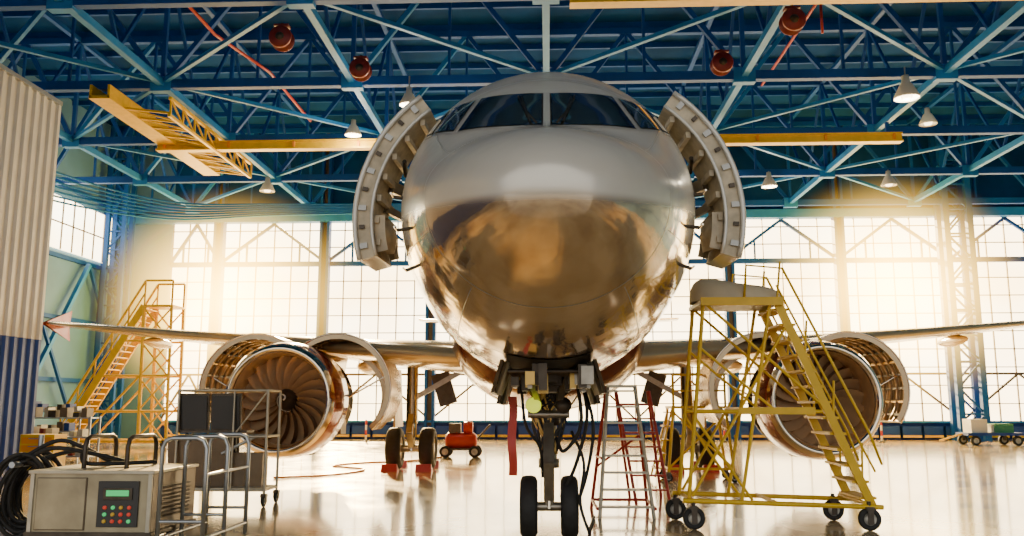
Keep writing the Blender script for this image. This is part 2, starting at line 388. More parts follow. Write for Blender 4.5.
for j in range(len(ss)-1):
    for i in range(N):
        sm=(ss[j]+ss[j+1])/2; ph=2*math.pi*(i+.5)/N
        m='nose_reflection_tint'
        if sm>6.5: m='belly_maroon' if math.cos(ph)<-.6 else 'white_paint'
        b.f.append([j*N+i,j*N+(i+1)%N,(j+1)*N+(i+1)%N,(j+1)*N+i]); b.m.append(b.mi(m)); b.sm.append(True)
b.f.append([i for i in range(N)]); b.m.append(b.mi('nose_reflection_tint')); b.sm.append(True)
L=(len(ss)-1)*N; b.f.append([L+i for i in range(N)]); b.m.append(b.mi('dark_metal')); b.sm.append(False)
b.build(AIR)
b=MB('panel_seams')
def seam(s,w=.01,m='frame_grey'):
    b.grid(lambda u,v:fus(s+(v-.5)*w,u*2*math.pi)+fnorm(s+(v-.5)*w,u*2*math.pi)*.003,96,1,m)
for s in(1.12,2.75,4.3,6.3,8.5,12): seam(s)
def seamphi(ph,s0,s1):
    b.grid(lambda u,v:fus(s0+(s1-s0)*u,ph+(v-.5)*.005)+fnorm(s0+(s1-s0)*u,ph)*.003,40,1,'frame_grey')
for ph in(0.9,-.9,1.9,-1.9,2.5,-2.5): seamphi(ph,1.2,6.2)
b.build(AIR)
b=MB('windscreen')
def pane(c,m,off,grow=0):
    ib,it,ot,obb=[V(p) for p in c]; cen=(ib+it+ot+obb)/4
    if grow:
        ib,it,ot,obb=[p+(p-cen).normalized()*grow for p in(ib,it,ot,obb)]
    def f(u,v):
        p=(ib*(1-u)+obb*u)*(1-v)+(it*(1-u)+ot*u)*v
        s,ph=invs(p.x,p.y); return fus(s,ph)+fnorm(s,ph)*off
    b.grid(f,14,10,m)
P1=[(.05,.27),(.05,.93),(.72,.99),(.90,.38)]; P2=[(.97,.42),(.81,.98),(1.08,1.0),(1.22,.56)]; P3=[(1.28,.6),(1.14,1.0),(1.28,.96),(1.38,.66)]
for sg in(1,-1):
    for P in(P1,P2,P3):
        Q=[(x*sg,z) for x,z in P]; pane(Q,'white_paint',.006,.06); pane(Q,'seal_and_recess_black',.010,.02); pane(Q,'cockpit_glass',.014)
for sg in(1,-1):
    def sp(x,z,o=.04): s,ph=invs(x,z); return fus(s,ph)+fnorm(s,ph)*o
    b.path([sp(sg*.1,.26),sp(sg*.2,.5),sp(sg*.26,.8)],.012,'seal_and_recess_black'); b.path([sp(sg*.16,.34,.03),sp(sg*.3,.86,.03)],.01,'seal_and_recess_black')
b.build(AIR,recalc=False)
b=MB('probes_and_windows')
for sg in(1,-1):
    for s,ph in((2.2,1.75),(2.5,2.0),(2.6,1.5)):
        p=fus(s,ph*sg); n=fnorm(s,ph*sg); b.tube(p,p+n*.1,.02,'dark_metal'); b.tube(p+n*.1,p+n*.1+V((0,-.18,0)),.012,'polished_metal')
    for i in range(34):
        s=7+i*.53; ph=sg*1.43; p=fus(s,ph); n=fnorm(s,ph)
        b.add([p+n*.012+V((0,.12*math.cos(a),.17*math.sin(a))) for a in[k*math.pi/6 for k in range(12)]],[tuple(range(12))],'cockpit_glass')
    b.grid(lambda u,v:fus(5.0+u*.85,sg*(1.95-v*1.05))+fnorm(5.0+u*.85,sg*(1.95-v*1.05))*.02,6,16,'seal_and_recess_black')  # black panel paints in the shade of the open doorway
b.build(AIR,recalc=False)
for sg in(-1,1):
    b=MB('passenger_door_port' if sg>0 else 'passenger_door_starboard')
    R=1.98; off=.44
    def dp(u,a,r):
        ar=math.radians(a); x=off+r*math.cos(ar); z=ZF+r*math.sin(ar)
        y=10.95+u*.9; x+= (.9-u*.9)*.04
        return V((sg*x,y,z))
    a0,a1=-16,54; n=20
    th=.2
    b.grid(lambda u,v:dp(u,a0+(a1-a0)*v,R+.06),2,n,'white_paint')
    b.grid(lambda u,v:dp(u,a0+(a1-a0)*v,R-th+.03),2,n,'door_inner')
    for u in(0,1): b.grid(lambda q,v:dp(u,a0+(a1-a0)*v,R-th+.03+q*(th+.03)),1,n,'door_inner')
    for a in(a0,a1): b.grid(lambda q,v:dp(v,a,R-th+.03+q*(th+.03)),1,2,'white_paint')
    b.path([dp(-.03,a0+(a1-a0)*k/16,R+.05) for k in range(17)],.035,'white_paint'); b.path([dp(-.03,a0+(a1-a0)*k/16,R-th+.03) for k in range(17)],.025,'white_paint')
    for k in range(9):
        a=a0+5+(a1-a0-10)*k/8; p=dp(-.015,a,R-.04); b.box(p,(.07,.05,.05) if k%2 else (.1,.05,.07),'dark_metal' if k%2 else 'frame_grey',ry=-sg*math.radians(a))
    for k in range(7):
        a=a0+6+(a1-a0-12)*k/6; b.beam(dp(.05,a,R-th-.02),dp(.95,a,R-th-.02),.06,.08,'door_inner')
    b.grid(lambda u,v:dp(.1+.8*u,a0+2+16*v,R-th-.2+.08*abs(2*u-1)+.08*abs(2*v-1)),6,6,'door_inner')
    for q in(0,1): b.grid(lambda u,v:dp(.1+.8*q,a0+2+16*v,R-th-.12+.14*u),2,6,'door_inner')
    b.grid(lambda u,v:dp(.1+.8*u,a0+2+16,R-th-.12+.14*v),2,2,'door_inner')
    b.tube(dp(.3,30,R-th-.1),dp(.7,26,R-th-.1),.03,'dark_metal')
    b.beam(dp(.6,18,R-th),(sg*1.9,11.9,ZF+.5),.1,.16,'strut_metal'); b.beam(dp(.6,8,R-th),(sg*1.93,11.9,ZF+.15),.06,.1,'strut_metal')
    b.build(AIR)
STA=[(0.5,17.9,6.9,2.62,.13),(2,18.6,6.4,2.78,.13),(4,19.62,5.2,2.98,.12),(6.2,20.75,4.0,3.22,.115),(10,22.7,2.9,3.62,.11),(13.5,24.5,2.0,4.02,.1),(15,25.3,1.5,4.2,.1),(15.25,25.7,1.0,4.22,.08)]
def foil(n=14):
    up=[];lo=[]
    for i in range(n+1):
        x=(1-math.cos(math.pi*i/n))/2; t=5*(.2969*math.sqrt(x)-.126*x-.3516*x*x+.2843*x**3-.1036*x**4)
        up.append((x,t*1.0)); lo.append((x,-t*.8))
    return up[::-1]+lo[1:-1]
FO=foil()
for sg in(-1,1):
    b=MB('wing_port' if sg>0 else 'wing_starboard'); M=len(FO); vs=[]
    for x,y,c,z,t in STA:
        for fx,ft in FO: vs.append((sg*x,y+fx*c,z+ft*t*c+ (.02*c*math.sin(fx*math.pi)) - fx*c*.03))
    fs=[(j*M+i,j*M+(i+1)%M,(j+1)*M+(i+1)%M,(j+1)*M+i) for j in range(len(STA)-1) for i in range(M)]+[tuple((len(STA)-1)*M+i for i in range(M))]
    b.add(vs,fs,'wing_grey',True)
    b.add([(sg*15.2,25.4,4.2),(sg*15.25,27.0,4.75),(sg*15.25,26.9,4.2),(sg*15.25,27.0,3.75),(sg*15.3,25.4,4.2)],[(0,1,2),(0,2,3),(4,1,2),(4,2,3)],'red_paint')
    for x,yy,zz,L in((4.9,22.2,2.75,2.6),(8.3,23.3,3.2,2.5),(11.9,25.0,3.62,2.0)):
        b.rev((sg*x,yy,zz),[(L*t,.17*math.sin(math.pi*t)**.6+.001) for t in[k/12 for k in range(13)]],'wing_grey','Y',14)
    b.build(AIR)
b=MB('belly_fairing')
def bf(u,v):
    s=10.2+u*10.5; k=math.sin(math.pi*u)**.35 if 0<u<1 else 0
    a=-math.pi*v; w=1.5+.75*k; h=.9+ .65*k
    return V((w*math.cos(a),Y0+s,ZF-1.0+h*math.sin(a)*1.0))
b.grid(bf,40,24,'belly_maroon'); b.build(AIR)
b=MB('tailplane')
for sg in(-1,1):
    st=[(.3,36.5,3.4,5.2,.1),(6,39.8,1.3,5.7,.09)]; vs=[]
    for x,y,c,z,t in st:
        for fx,ft in FO: vs.append((sg*x,y+fx*c,z+ft*t*c))
    M=len(FO); b.add(vs,[(i,(i+1)%M,M+(i+1)%M,M+i) for i in range(M)]+[tuple(M+i for i in range(M))],'wing_grey',True)
vs=[]
for y,c,z,t in((34.2,5.6,5.8,.1),(38.6,2.0,11.4,.09)):
    for fx,ft in FO: vs.append((ft*t*c,y+fx*c,z))
b.add(vs,[(i,(i+1)%M,M+(i+1)%M,M+i) for i in range(M)]+[tuple(M+i for i in range(M))],'red_paint',True)
b.build(AIR)
KE=1.1
for sg in(-1,1):
    ex=sg*5.75; ey=18.3; ez=1.86; c=(ex,ey,ez)
    def grow(b):
        b.v=[(ex+(x-ex)*KE,y,ez+(z-ez)*KE) for x,y,z in b.v]
    b=MB('engine_port' if sg>0 else 'engine_starboard')
    b.rev(c,[(.16,1.09),(.06,1.055),(0,1.0),(.03,.95),(.12,.92)],'polished_metal','Y',48)
    b.rev(c,[(.16,1.09),(.35,1.13),(.7,1.15),(1.15,1.15),(1.15,.95)],'red_paint','Y',48)
    b.rev(c,[(.12,.92),(.35,.88),(.6,.88),(1.0,.9),(1.3,.9)],'liner_bronze','Y',48)
    b.rev(c,[(.98,.9),(.98,0)],'fan_back','Y',32)
    b.rev(c,[(.35,.001),(.41,.05),(.53,.13),(.73,.23),(.95,.27)],'dark_metal','Y',24)
    b.path([V(c)+V(((.03+.2*t)*math.cos(5*t),.37+.4*t-.02,(.03+.2*t)*math.sin(5*t))) for t in[k/16 for k in range(17)]],.016,'lamp_white')
    for k in range(20):
        a=2*math.pi*k/20
        def bl(u,v,a=a):
            r=.22+.66*u; tw=.6+.5*u; ch=.12+.09*u
            da=(v-.5)*ch*math.sin(tw)/r*1.25; return V(c)+V((r*math.sin(a+da+.3*u*u),.68+(v-.5)*ch*math.cos(tw)*2.0,r*math.cos(a+da+.3*u*u)))
        b.grid(bl,6,3,'fan_titanium')
    b.rev(c,[(1.15,.96),(1.3,1.0),(1.34,1.04),(1.42,1.04),(1.46,.99),(2.1,.97),(2.14,1.03),(2.22,1.03),(2.22,.6)],'dark_metal','Y',40)
    b.rev(c,[(2.2,.62),(2.8,.55),(3.6,.6),(4.2,.5),(4.7,.4),(4.7,.25),(5.1,.02)],'liner_bronze','Y',32)
    for k in range(14):
        a=k*.45+.2; r=1.02
        b.path([V(c)+V((r*math.sin(a+.05*t),1.3+t*.16,r*math.cos(a+.05*t)+(.03 if t%2 else 0))) for t in range(6)],.02,'steel_tube' if k%2 else 'brass',6)
    for k in range(5):
        yy=1.5+.15*k; b.path([V(c)+V((1.01*math.sin(a),yy,1.01*math.cos(a))) for a in[k*.3+j*.25 for j in range(12)]],.018,'galvanised',6)
    b.box((ex,ey+1.8,ez-1.02),(.5,.6,.22),'dark_metal'); b.box((ex+.8,ey+1.8,ez-.55),(.25,.5,.3),'strut_metal')
    for k in range(10):
        a=k*.63; b.path([V(c)+V((.62*math.sin(a),2.25+.3*t,.62*math.cos(a)*(1-.03*t))) for t in range(6)],.025,'steel_tube' if k%3 else 'brass',6)
    zw=3.05
    b.add([(ex-.2,ey+1.2,ez+1.0),(ex+.2,ey+1.2,ez+1.0),(ex-.2,ey+5,ez+.5),(ex+.2,ey+5,ez+.5),(ex-.18,ey+1.4,ez+1.12),(ex+.18,ey+1.4,ez+1.12),(ex-.2,ey+3,zw+.15),(ex+.2,ey+3,zw+.15),(ex-.2,ey+5.6,zw),(ex+.2,ey+5.6,zw)],
        [(0,1,5,4),(4,5,7,6),(6,7,9,8),(0,4,6,8,2),(1,3,9,7,5),(2,3,1,0),(8,9,3,2)],'wing_grey')
    grow(b); b.build(AIR)
    for sd in(-1,1):
        for (ya,yb2,R,ang,nm) in((1.25,2.75,1.26,46,'fan_cowl'),(2.95,4.2,1.12,36,'reverser_cowl')):
            b=MB(nm); A=math.radians(ang); H=(.18,R-.04)
            def cp(u,ph,r,ya=ya,yb2=yb2,A=A,H=H):
                x=r*math.sin(ph); z=r*math.cos(ph); vx=-x+H[0]; vz=z-H[1]
                X=-H[0]+ (vx*math.cos(A)+vz*math.sin(A)); Z=H[1]+(-vx*math.sin(A)+vz*math.cos(A))
                return V((ex-sd*X if sd>0 else ex+X, ey+ya+(yb2-ya)*u, ez+Z))
            p0,p1=math.radians(10),math.radians(172); T=.06
            b.grid(lambda u,v:cp(u,p0+(p1-p0)*v,R+.02*math.sin(u*3)),4,28,'cowl_outer')
            b.grid(lambda u,v:cp(u,p0+(p1-p0)*v,R-.06),4,28,'cowl_inner')
            for u in(0,1):
                b.grid(lambda q,v:cp(u,p0+(p1-p0)*v,R-T-.06+q*(T+.06)),1,28,'cowl_outer')
            for e in(p0,p1): b.grid(lambda q,v:cp(q,e,R-T+v*T),1,1,'galvanised')
            for k in range(1,4): b.path([cp(k/4,p0+(p1-p0)*j/20,R-.1) for j in range(21)],.035,'cowl_inner',6)
            b.path([cp(.0,p0+(p1-p0)*j/20,R) for j in range(21)],.02,'polished_metal',6)
            for k in range(11):
                ph=p0+(p1-p0)*(k+.5)/11; b.beam(cp(.02,ph,R-.09),cp(.98,ph,R-.09),.05,.05,'brass' if k%3==0 else 'dark_metal')
            if nm=='fan_cowl':
                b.tube(cp(.15,math.radians(120),R-.06),(ex+sd*.9,ey+ya+.2,ez-.1),.022,'polished_metal',6)
            b.build(AIR)
def wheel(b,c,r,w,axis='X'):
    h=w/2
    b.rev(c,[(-h*.8,r*.55),(-h,r*.62),(-h,r*.85),(-h*.75,r*.97),(-h*.3,r),(h*.3,r),(h*.75,r*.97),(h,r*.85),(h,r*.62),(h*.8,r*.55)],'rubber',axis,32)
    b.rev(c,[(-h*.8,r*.56),(-h*.6,r*.5),(-h*.5,r*.25),(-h*.9,r*.2),(-h*.9,0)],'hub_grey',axis,24); b.rev(c,[(h*.8,r*.56),(h*.6,r*.5),(h*.5,r*.25),(h*.9,r*.2),(h*.9,0)],'hub_grey',axis,24)
gy=11.9
b=MB('nose_gear')
for sg in(-1,1): wheel(b,(sg*.27,gy,.405),.405,.23)
b.tube((-.3,gy,.405),(.3,gy,.405),.06,'strut_metal',12)
b.tube((0,gy,.38),(0,gy+.02,1.1),.065,'polished_metal',14); b.tube((0,gy+.02,.95),(0,gy+.1,2.5),.11,'strut_metal',16)
b.rev((0,gy+.02,.95),[(-.04,.0),(-.04,.14),(.08,.14),(.08,0)],'strut_metal','Z',16); b.rev((0,gy+.05,1.55),[(-.08,0),(-.08,.16),(.1,.16),(.1,0)],'dark_metal','Z',16)
b.beam((-.0,gy-.1,1.5),(0,gy-.36,1.0),.14,.05,'strut_metal'); b.beam((0,gy-.36,1.0),(0,gy-.08,.5),.14,.05,'strut_metal')
b.beam((-.12,gy-.05,1.75),(-.3,gy-1.3,2.35),.08,.1,'strut_metal'); b.beam((.12,gy-.05,1.75),(.3,gy-1.3,2.35),.08,.1,'strut_metal'); b.tube((-.3,gy-1.3,2.3),(.3,gy-1.3,2.3),.05,'strut_metal')
b.tube((-.28,gy-.12,1.62),(.28,gy-.12,1.62),.055,'strut_metal',10); b.box((0,gy-.2,1.98),(.32,.12,.16),'lamp_white')
for sg in(-1,1):
    b.tube((sg*.2,gy-.1,1.74),(sg*.2,gy-.24,1.74),.09,'dark_metal',16,.11)
    b.rev((sg*.2,gy-.25,1.74),[(0,.105),(-.03,.08),(-.04,0)],'lime_lens' if sg<0 else 'dark_metal','Y',16)
for k in range(30):
    x=random.uniform(-.42,.42); b.curve([(x,gy-.2+random.uniform(-.6,.3),2.3),(x*.9+random.uniform(-.12,.12),gy-.25+random.uniform(.0,.2),1.98),(random.uniform(-.24,.24),gy-.1,1.6),(random.choice((-.1,.1)),gy-.13,1.1)],random.uniform(.01,.022),'seal_and_recess_black' if k%3 else 'brass',6)
for k in range(8): b.box((random.uniform(-.2,.2),gy-.08,random.uniform(1.85,2.1)),(.12,.14,.12),random.choice(['dark_metal','strut_metal','brass']))
b.curve([(.42,gy-.4,2.15),(.5,gy-.45,1.6),(.36,gy-.35,1.0),(.16,gy-.2,.55)],.024,'rubber'); b.curve([(.36,gy-.5,2.15),(.42,gy-.5,1.5),(.2,gy-.4,1.15),(.1,gy-.15,1.3)],.024,'rubber')
b.curve([(.4,gy-.3,2.15),(.58,gy-.4,1.5),(.48,gy-.3,.8),(.3,gy-.1,.3)],.022,'rubber')
b.curve([(-.36,gy-.5,2.1),(-.3,gy-.5,1.5),(-.12,gy-.35,1.2),(-.08,gy-.12,.8)],.02,'rubber')
b.curve([(.3,gy-.3,1.4),(.45,gy-.5,1.0),(.4,gy-.4,.5),(.52,gy-.3,.1),(.55,gy+.5,.03),(.7,gy+2,.03)],.02,'rubber')
b.build(AIR)
b=MB('nose_gear_bay')
b.grid(lambda u,v:fus(2.7+u*2.9,math.pi+(v-.5)*.56)+V((0,0,-.012)),12,8,'seal_and_recess_black')  # black patch on the skin paints in the shaded bay recess
for sg in(-1,1):
    for (ya,yb3,zb) in((9.75,10.85,1.86),(10.9,12.5,1.74)):
        p=[V((sg*.5,ya,2.25)),V((sg*.5,yb3,2.15)),V((sg*.62,yb3,zb)),V((sg*.62,ya+.15,zb+.02))]
        q=[a+V((sg*.04,0,0)) for a in p]
        b.add(p+q,[(0,1,2,3),(7,6,5,4),(0,4,5,1),(1,5,6,2),(2,6,7,3),(3,7,4,0)],'dark_metal')
        for k in range(3): b.beam(p[0].lerp(p[1],.2+.3*k)+V((-sg*.03,0,0)),p[3].lerp(p[2],.2+.3*k)+V((-sg*.03,0,0)),.04,.05,'galvanised')
for k in range(34):
    x=random.uniform(-.44,.44); y=random.uniform(9.7,12.4); L=random.uniform(.2,.5)
    b.box((x,y,2.08+random.uniform(-.08,.06)),(random.uniform(.05,.14),L,random.uniform(.1,.3)),random.choice(['dark_metal','strut_metal','brass','dark_metal','dark_metal']))
for k in range(9):
    y=9.9+k*.28; b.tube((-.46,y,2.12),(.46,y,2.12),.025,random.choice(['dark_metal','galvanised']))
b.build(AIR)
for sg in(-1,1):
    x=sg*3.8; y=24.3
    b=MB('main_gear_port' if sg>0 else 'main_gear_starboard')
    for q in(-.46,.46): wheel(b,(x+q,y,.57),.57,.4)
    b.tube((x-.5,y,.57),(x+.5,y,.57),.1,'strut_metal',12); b.tube((x,y,.5),(x,y,1.4),.1,'polished_metal',14); b.tube((x,y,1.25),(x,y-.05,3.0),.16,'strut_metal',16)
    b.beam((x,y-.1,1.9),(x-sg*1.5,y-.1,2.75),.12,.14,'strut_metal'); b.beam((x,y-.15,1.5),(x,y-.5,1.0),.16,.07,'strut_metal'); b.beam((x,y-.5,1.0),(x,y-.12,.62),.16,.07,'strut_metal')
    b.box((x+sg*.42,y,1.95),(.05,1.3,1.6),'cowl_inner',ry=sg*.05); b.box((x-sg*.9,y-.1,2.2),(.5,.06,.9),'dark_metal',ry=sg*.3)
    b.tube((x-.1,y-.2,2.8),(x-.12,y-.16,.9),.03,'seal_and_recess_black'); b.tube((x+.1,y-.2,2.8),(x+.14,y-.16,.9),.025,'brass')
    b.build(AIR)
    b=MB('wheel_chock')
    for q in(-.46,.46):
        for f in(-1,1):
            cy=y+f*.72
            b.add([(x+q-.22,cy-.2*1,0.0),(x+q+.22,cy-.2,0.0),(x+q+.22,cy+.2,0),(x+q-.22,cy+.2,0),(x+q-.2,cy+.12*f-.03,.2),(x+q+.2,cy+.12*f-.03,.2),(x+q+.2,cy+.12*f+.03,.2),(x+q-.2,cy+.12*f+.03,.2)],[(0,1,2,3),(4,5,6,7),(0,1,5,4),(1,2,6,5),(2,3,7,6),(3,0,4,7)],'red_enamel')
    b.build()
b=MB('warning_streamer')
b.grid(lambda u,v:V((-.52+u*.11+.01*math.sin(v*9),gy-.6+.03*math.sin(v*7),1.85-v*1.0)),2,14,'red_enamel'); b.build(AIR)

# ------------------------------------------------------------ ground equipment
def caster(b,x,y,r=.15,w=.07,top=.35,m='dark_metal'):
    wheel(b,(x,y,r),r,w,'X'); b.box((x-w*.8,y,r+.05),(.015,.08,r*1.5),m); b.box((x+w*.8,y,r+.05),(.015,.08,r*1.5),m); b.box((x,y,r*1.9),(w*2,.12,.04),m); b.tube((x,y,r*1.9),(x,y,top),.03,m)
def casterY(b,x,y,r=.16,w=.08,top=.4):
    wheel(b,(x,y,r),r,w,'Y'); b.box((x,y-w*.8,r+.05),(.08,.015,r*1.5),'dark_metal'); b.box((x,y+w*.8,r+.05),(.08,.015,r*1.5),'dark_metal'); b.box((x,y,r*1.9),(.12,w*2,.04),'dark_metal'); b.tube((x,y,r*1.9),(x,y,top),.03,'dark_metal')
b=MB('mobile_access_stairs'); Yp='yellow_paint'
ya,yb_=12.75,13.85
for x,y in((2.05,ya),(4.5,ya),(1.95,yb_),(4.35,yb_)): casterY(b,x,y)
for y in(ya,yb_): b.tube((1.9,y,.4),(4.7,y,.32),.035,Yp)
for x in(2.05,3.2,4.45): b.tube((x,ya,.38),(x,yb_,.38),.03,Yp)
PT=3.25; XT=3.38; DX=4.58-XT; DZ=PT-.32
for y in(ya+.08,yb_-.08):
    b.beam((4.58,y,.32),(XT,y,PT),.05,.12,Yp)
    b.tube((2.3,y,PT),(2.0,y,.4),.03,Yp); b.tube((XT-.1,y,PT),(2.75,y,.4),.026,Yp)
    b.tube((2.3,y,PT),(3.95,y,1.75),.022,Yp); b.tube((2.05,y,.45),(3.5,y,2.9),.022,Yp); b.tube((2.15,y,1.65),(3.95,y,1.65),.028,Yp); b.tube((2.1,y,1.6),(2.9,y,.4),.022,Yp); b.tube((2.2,y,2.6),(3.3,y,1.65),.02,Yp)
    b.path([(4.75,y,.9),(4.6,y,1.35),(XT+.1,y,PT+.5),(2.95,y,PT+.55),(2.9,y,PT)],.02,Yp); b.tube((4.65,y,.8),(XT,y,PT+.25),.017,Yp)
    for t in(.1,.4,.7,1): b.tube((4.58-DX*t,y,.32+DZ*t),(4.6-(DX-.05)*t,y,.32+DZ*t+.6),.017,Yp)
for k in range(13):
    t=(k+.5)/13; b.box((4.58-DX*t,(ya+yb_)/2,.32+DZ*t),(.24,yb_-ya-.2,.035),Yp)
b.box((2.85,(ya+yb_)/2,PT),(1.2,yb_-ya,.06),'galvanised'); b.box((2.85,ya,PT),(1.2,.04,.12),Yp); b.box((3.3,(ya+yb_)/2,1.66),(1.1,yb_-ya-.1,.1),Yp)
b.build()
b=MB('canvas_cover')
def tp(u,v):
    a=u*math.pi; e=math.sin(math.pi*v)**.5
    return V((2.87-.68*math.cos(math.pi*v),13.3+.45*e*math.cos(a),PT+.04+.34*e*math.sin(a)*(1+.1*math.sin(9*v)*math.sin(a))*(1-.3*math.cos(math.pi*(1-v)))))
b.grid(tp,16,24,'cream_tarp'); b.build()
b=MB('step_ladder')
lx=1.2; ly=14.2
for sx in(-1,1):
    b.tube((lx+sx*.42,ly-.35,0),(lx+sx*.22,ly+.25,2.05),.03,'galvanised'); b.tube((lx+sx*.48,ly+1.1,0),(lx+sx*.24,ly+.35,2.05),.03,'red_enamel')
    b.tube((lx+sx*.45,ly-.3,.15),(lx+sx*.47,ly+1.05,.15),.025,'red_enamel'); b.tube((lx+sx*.35,ly-.1,.9),(lx+sx*.4,ly+.8,.9),.02,'red_enamel')
for k in range(8):
    t=(k+.7)/8.2; b.box((lx,ly-.35+.6*t,2.1*t),(.84-.4*t,.16,.03),'galvanised')
b.box((lx,ly+.3,2.05),(.48,.4,.04),'galvanised'); b.tube((lx-.47,ly+1.05,.15),(lx+.47,ly+1.05,.15),.025,'red_enamel'); b.tube((lx-.4,ly+.95,.7),(lx+.4,ly+.65,1.3),.02,'red_enamel')
b.build()
b=MB('wheeled_ladder')
lx=1.85; ly=15.9
for sx in(-1,1):
    b.tube((lx+sx*.3,ly,.0),(lx+sx*.3-.3,ly+.3,2.0),.028,'red_enamel'); b.tube((lx+sx*.3,ly+1.3,0),(lx+sx*.3-.3,ly+.5,2.0),.028,'red_enamel')
for k in range(7): t=(k+1)/8; b.box((lx-.3*t,ly+.3*t,2.0*t),(.58,.14,.03),'red_enamel')
b.build()
# low yellow work stand under the wing root
b=MB('work_stand'); wx,wy=3.5,21.0
for sx in(-1,1):
    for sy2 in(-.5,.5):
        b.tube((wx+sx*.75,wy+sy2,.2),(wx+sx*.6,wy+sy2,1.7),.035,Yp); casterY(b,wx+sx*.75,wy+sy2,.1,.06,.24)
    b.tube((wx+sx*.6,wy-.5,1.7),(wx+sx*.6,wy-.5,2.45),.028,Yp); b.tube((wx+sx*.75,wy-.5,.3),(wx+sx*.75,wy+.5,.3),.03,Yp)
b.box((wx,wy,1.7),(1.3,1.1,.06),Yp); b.tube((wx-.6,wy-.5,2.45),(wx+.6,wy-.5,2.45),.028,Yp); b.tube((wx-.6,wy-.5,2.08),(wx+.6,wy-.5,2.08),.022,Yp)
b.tube((wx-.75,wy-.5,.3),(wx+.62,wy-.5,1.6),.025,Yp); b.tube((wx+.75,wy-.5,.3),(wx-.62,wy-.5,1.6),.025,Yp); b.tube((wx-.75,wy-.5,.3),(wx+.75,wy-.5,.3),.03,Yp)
for k in range(5): b.box((wx-.95-.0+.08*k,wy,.3+.32*k),(.2,.7,.03),Yp)
for sy2 in(-.35,.35): b.beam((wx-1.05,wy+sy2,.1),(wx-.6,wy+sy2,1.7),.04,.08,Yp)
b.build()
b=MB('access_stair_tower'); sy=37.0
x0,x1=-20.7,-17.4; H=6.0
for y in(sy-.6,sy+.6):
    b.beam((x0,y,.3),(x1,y,H),.1,.3,Yp); b.tube((x1,y,H),(x1+.1,y,.2),.08,Yp); b.tube((x1+1.2,y,H),(x1+1.3,y,.2),.07,Yp); b.tube((x0,y,.25),(x1+1.3,y,.25),.07,Yp)
    b.tube((x0,y,1.4),(x1,y,H+1.1),.06,Yp); b.tube((x0,y,.85),(x1,y,H+.55),.04,Yp); b.tube((x1,y,H+1.1),(x1+1.2,y,H+1.1),.05,Yp); b.tube((x1+1.2,y,H+1.1),(x1+1.2,y,H),.05,Yp)
    for t in(0,.2,.4,.6,.8,1): b.tube((x0+(x1-x0)*t,y,.3+(H-.3)*t),(x0+(x1-x0)*t,y,1.4+(H-.3)*t),.04,Yp)
    for z in(1.5,3.0,4.5): b.tube((x0+(x1-x0)*(z/H),y,z),(x1+1.2,y,z),.055,Yp)
    for z in(.3,1.5,3.0,4.5): b.tube((x1,y,z),(x1+1.2,y,z+1.4),.04,Yp); b.tube((x1+1.2,y,z),(x1,y,z+1.4),.04,Yp)
    b.tube((x0+.8,y,.25),(x1,y,3),.05,Yp)
for k in range(22): t=(k+.5)/22; b.box((x0+(x1-x0)*t,sy,.3+(H-.3)*t),(.3,1.15,.05),Yp)
b.box((x1+.6,sy,H),(1.3,1.2,.1),Yp)
for x in(x0+.2,x1+1.2):
    for y in(sy-.6,sy+.6): casterY(b,x,y,.14,.1,.3)
b.build()
b=MB('ground_power_cart')
cx,cy=-5.55,11.2; Cm='cabinet_metal'
b.box((cx,cy,.56),(1.5,1.3,.72),Cm); b.box((cx,cy,.935),(1.56,1.36,.04),'galvanised'); b.box((cx,cy,.2),(1.56,1.36,.06),'dark_metal'); b.box((cx+.752,cy,.56),(.012,1.28,.7),'cabinet_dark')
for x in(-.73,.73): b.box((cx+x,cy-.655,.56),(.05,.03,.72),'galvanised')
b.box((cx-.36,cy-.655,.56),(.62,.02,.62),'cabinet_dark'); b.box((cx-.36,cy-.668,.56),(.6,.01,.6),Cm)
b.box((cx+.35,cy-.66,.56),(.5,.03,.54),'panel_black'); b.box((cx+.35,cy-.68,.68),(.36,.02,.14),'dark_metal'); b.box((cx+.35,cy-.692,.69),(.28,.01,.07),'btn_green')
for i in range(4):
    for j in range(3):
        b.rev((cx+.2+i*.1,cy-.675,.52-j*.08),[(0,.024),(-.02,.022),(-.025,0)],['btn_red','btn_green','btn_amber','btn_red'][(i+j)%4],'Y',12)
for k in range(8): b.box((cx+.762,cy,.38+k*.05),(.02,.9,.022),'dark_metal',ry=.4)
for x in(-.55,.55):
    for y in(-.45,.45): caster(b,cx+x,cy+y,.1,.06,.2)
def hoop(x,y0,y1,z0,z1,m,r=.025):
    b.path([(x,y0,z0),(x,y0,z1-.12),(x,y0+.04,z1-.03),(x,y0+.12,z1),(x,y1-.12,z1),(x,y1-.04,z1-.03),(x,y1,z1-.12),(x,y1,z0)],r,m)
def hoopx(y,x0,x1,z0,z1,m,r=.025):
    b.path([(x0,y,z0),(x0,y,z1-.12),(x0+.04,y,z1-.03),(x0+.12,y,z1),(x1-.12,y,z1),(x1-.04,y,z1-.03),(x1,y,z1-.12),(x1,y,z0)],r,m)
hoop(cx+.25,cy-.3,cy+.5,.95,1.34,'dark_metal',.03); hoop(cx-.3,cy-.3,cy+.5,.95,1.34,'dark_metal',.03)
b.build(bevel=.008)
b=MB('tubular_barrier')
for y in(10.6,11.3,12.1):
    hoopx(y,-4.72,-4.72+.55,0,1.34,'steel_tube',.028)
    b.tube((-4.72,y,.35),(-4.17,y,.35),.02,'steel_tube')
b.tube((-4.72,10.6,.15),(-4.72,12.1,.15),.025,'steel_tube'); b.tube((-4.17,10.6,.15),(-4.17,12.1,.15),.025,'steel_tube'); b.tube((-4.17,10.6,.9),(-4.17,12.1,.9),.02,'steel_tube')
b.build()
b=MB('hose_coil')
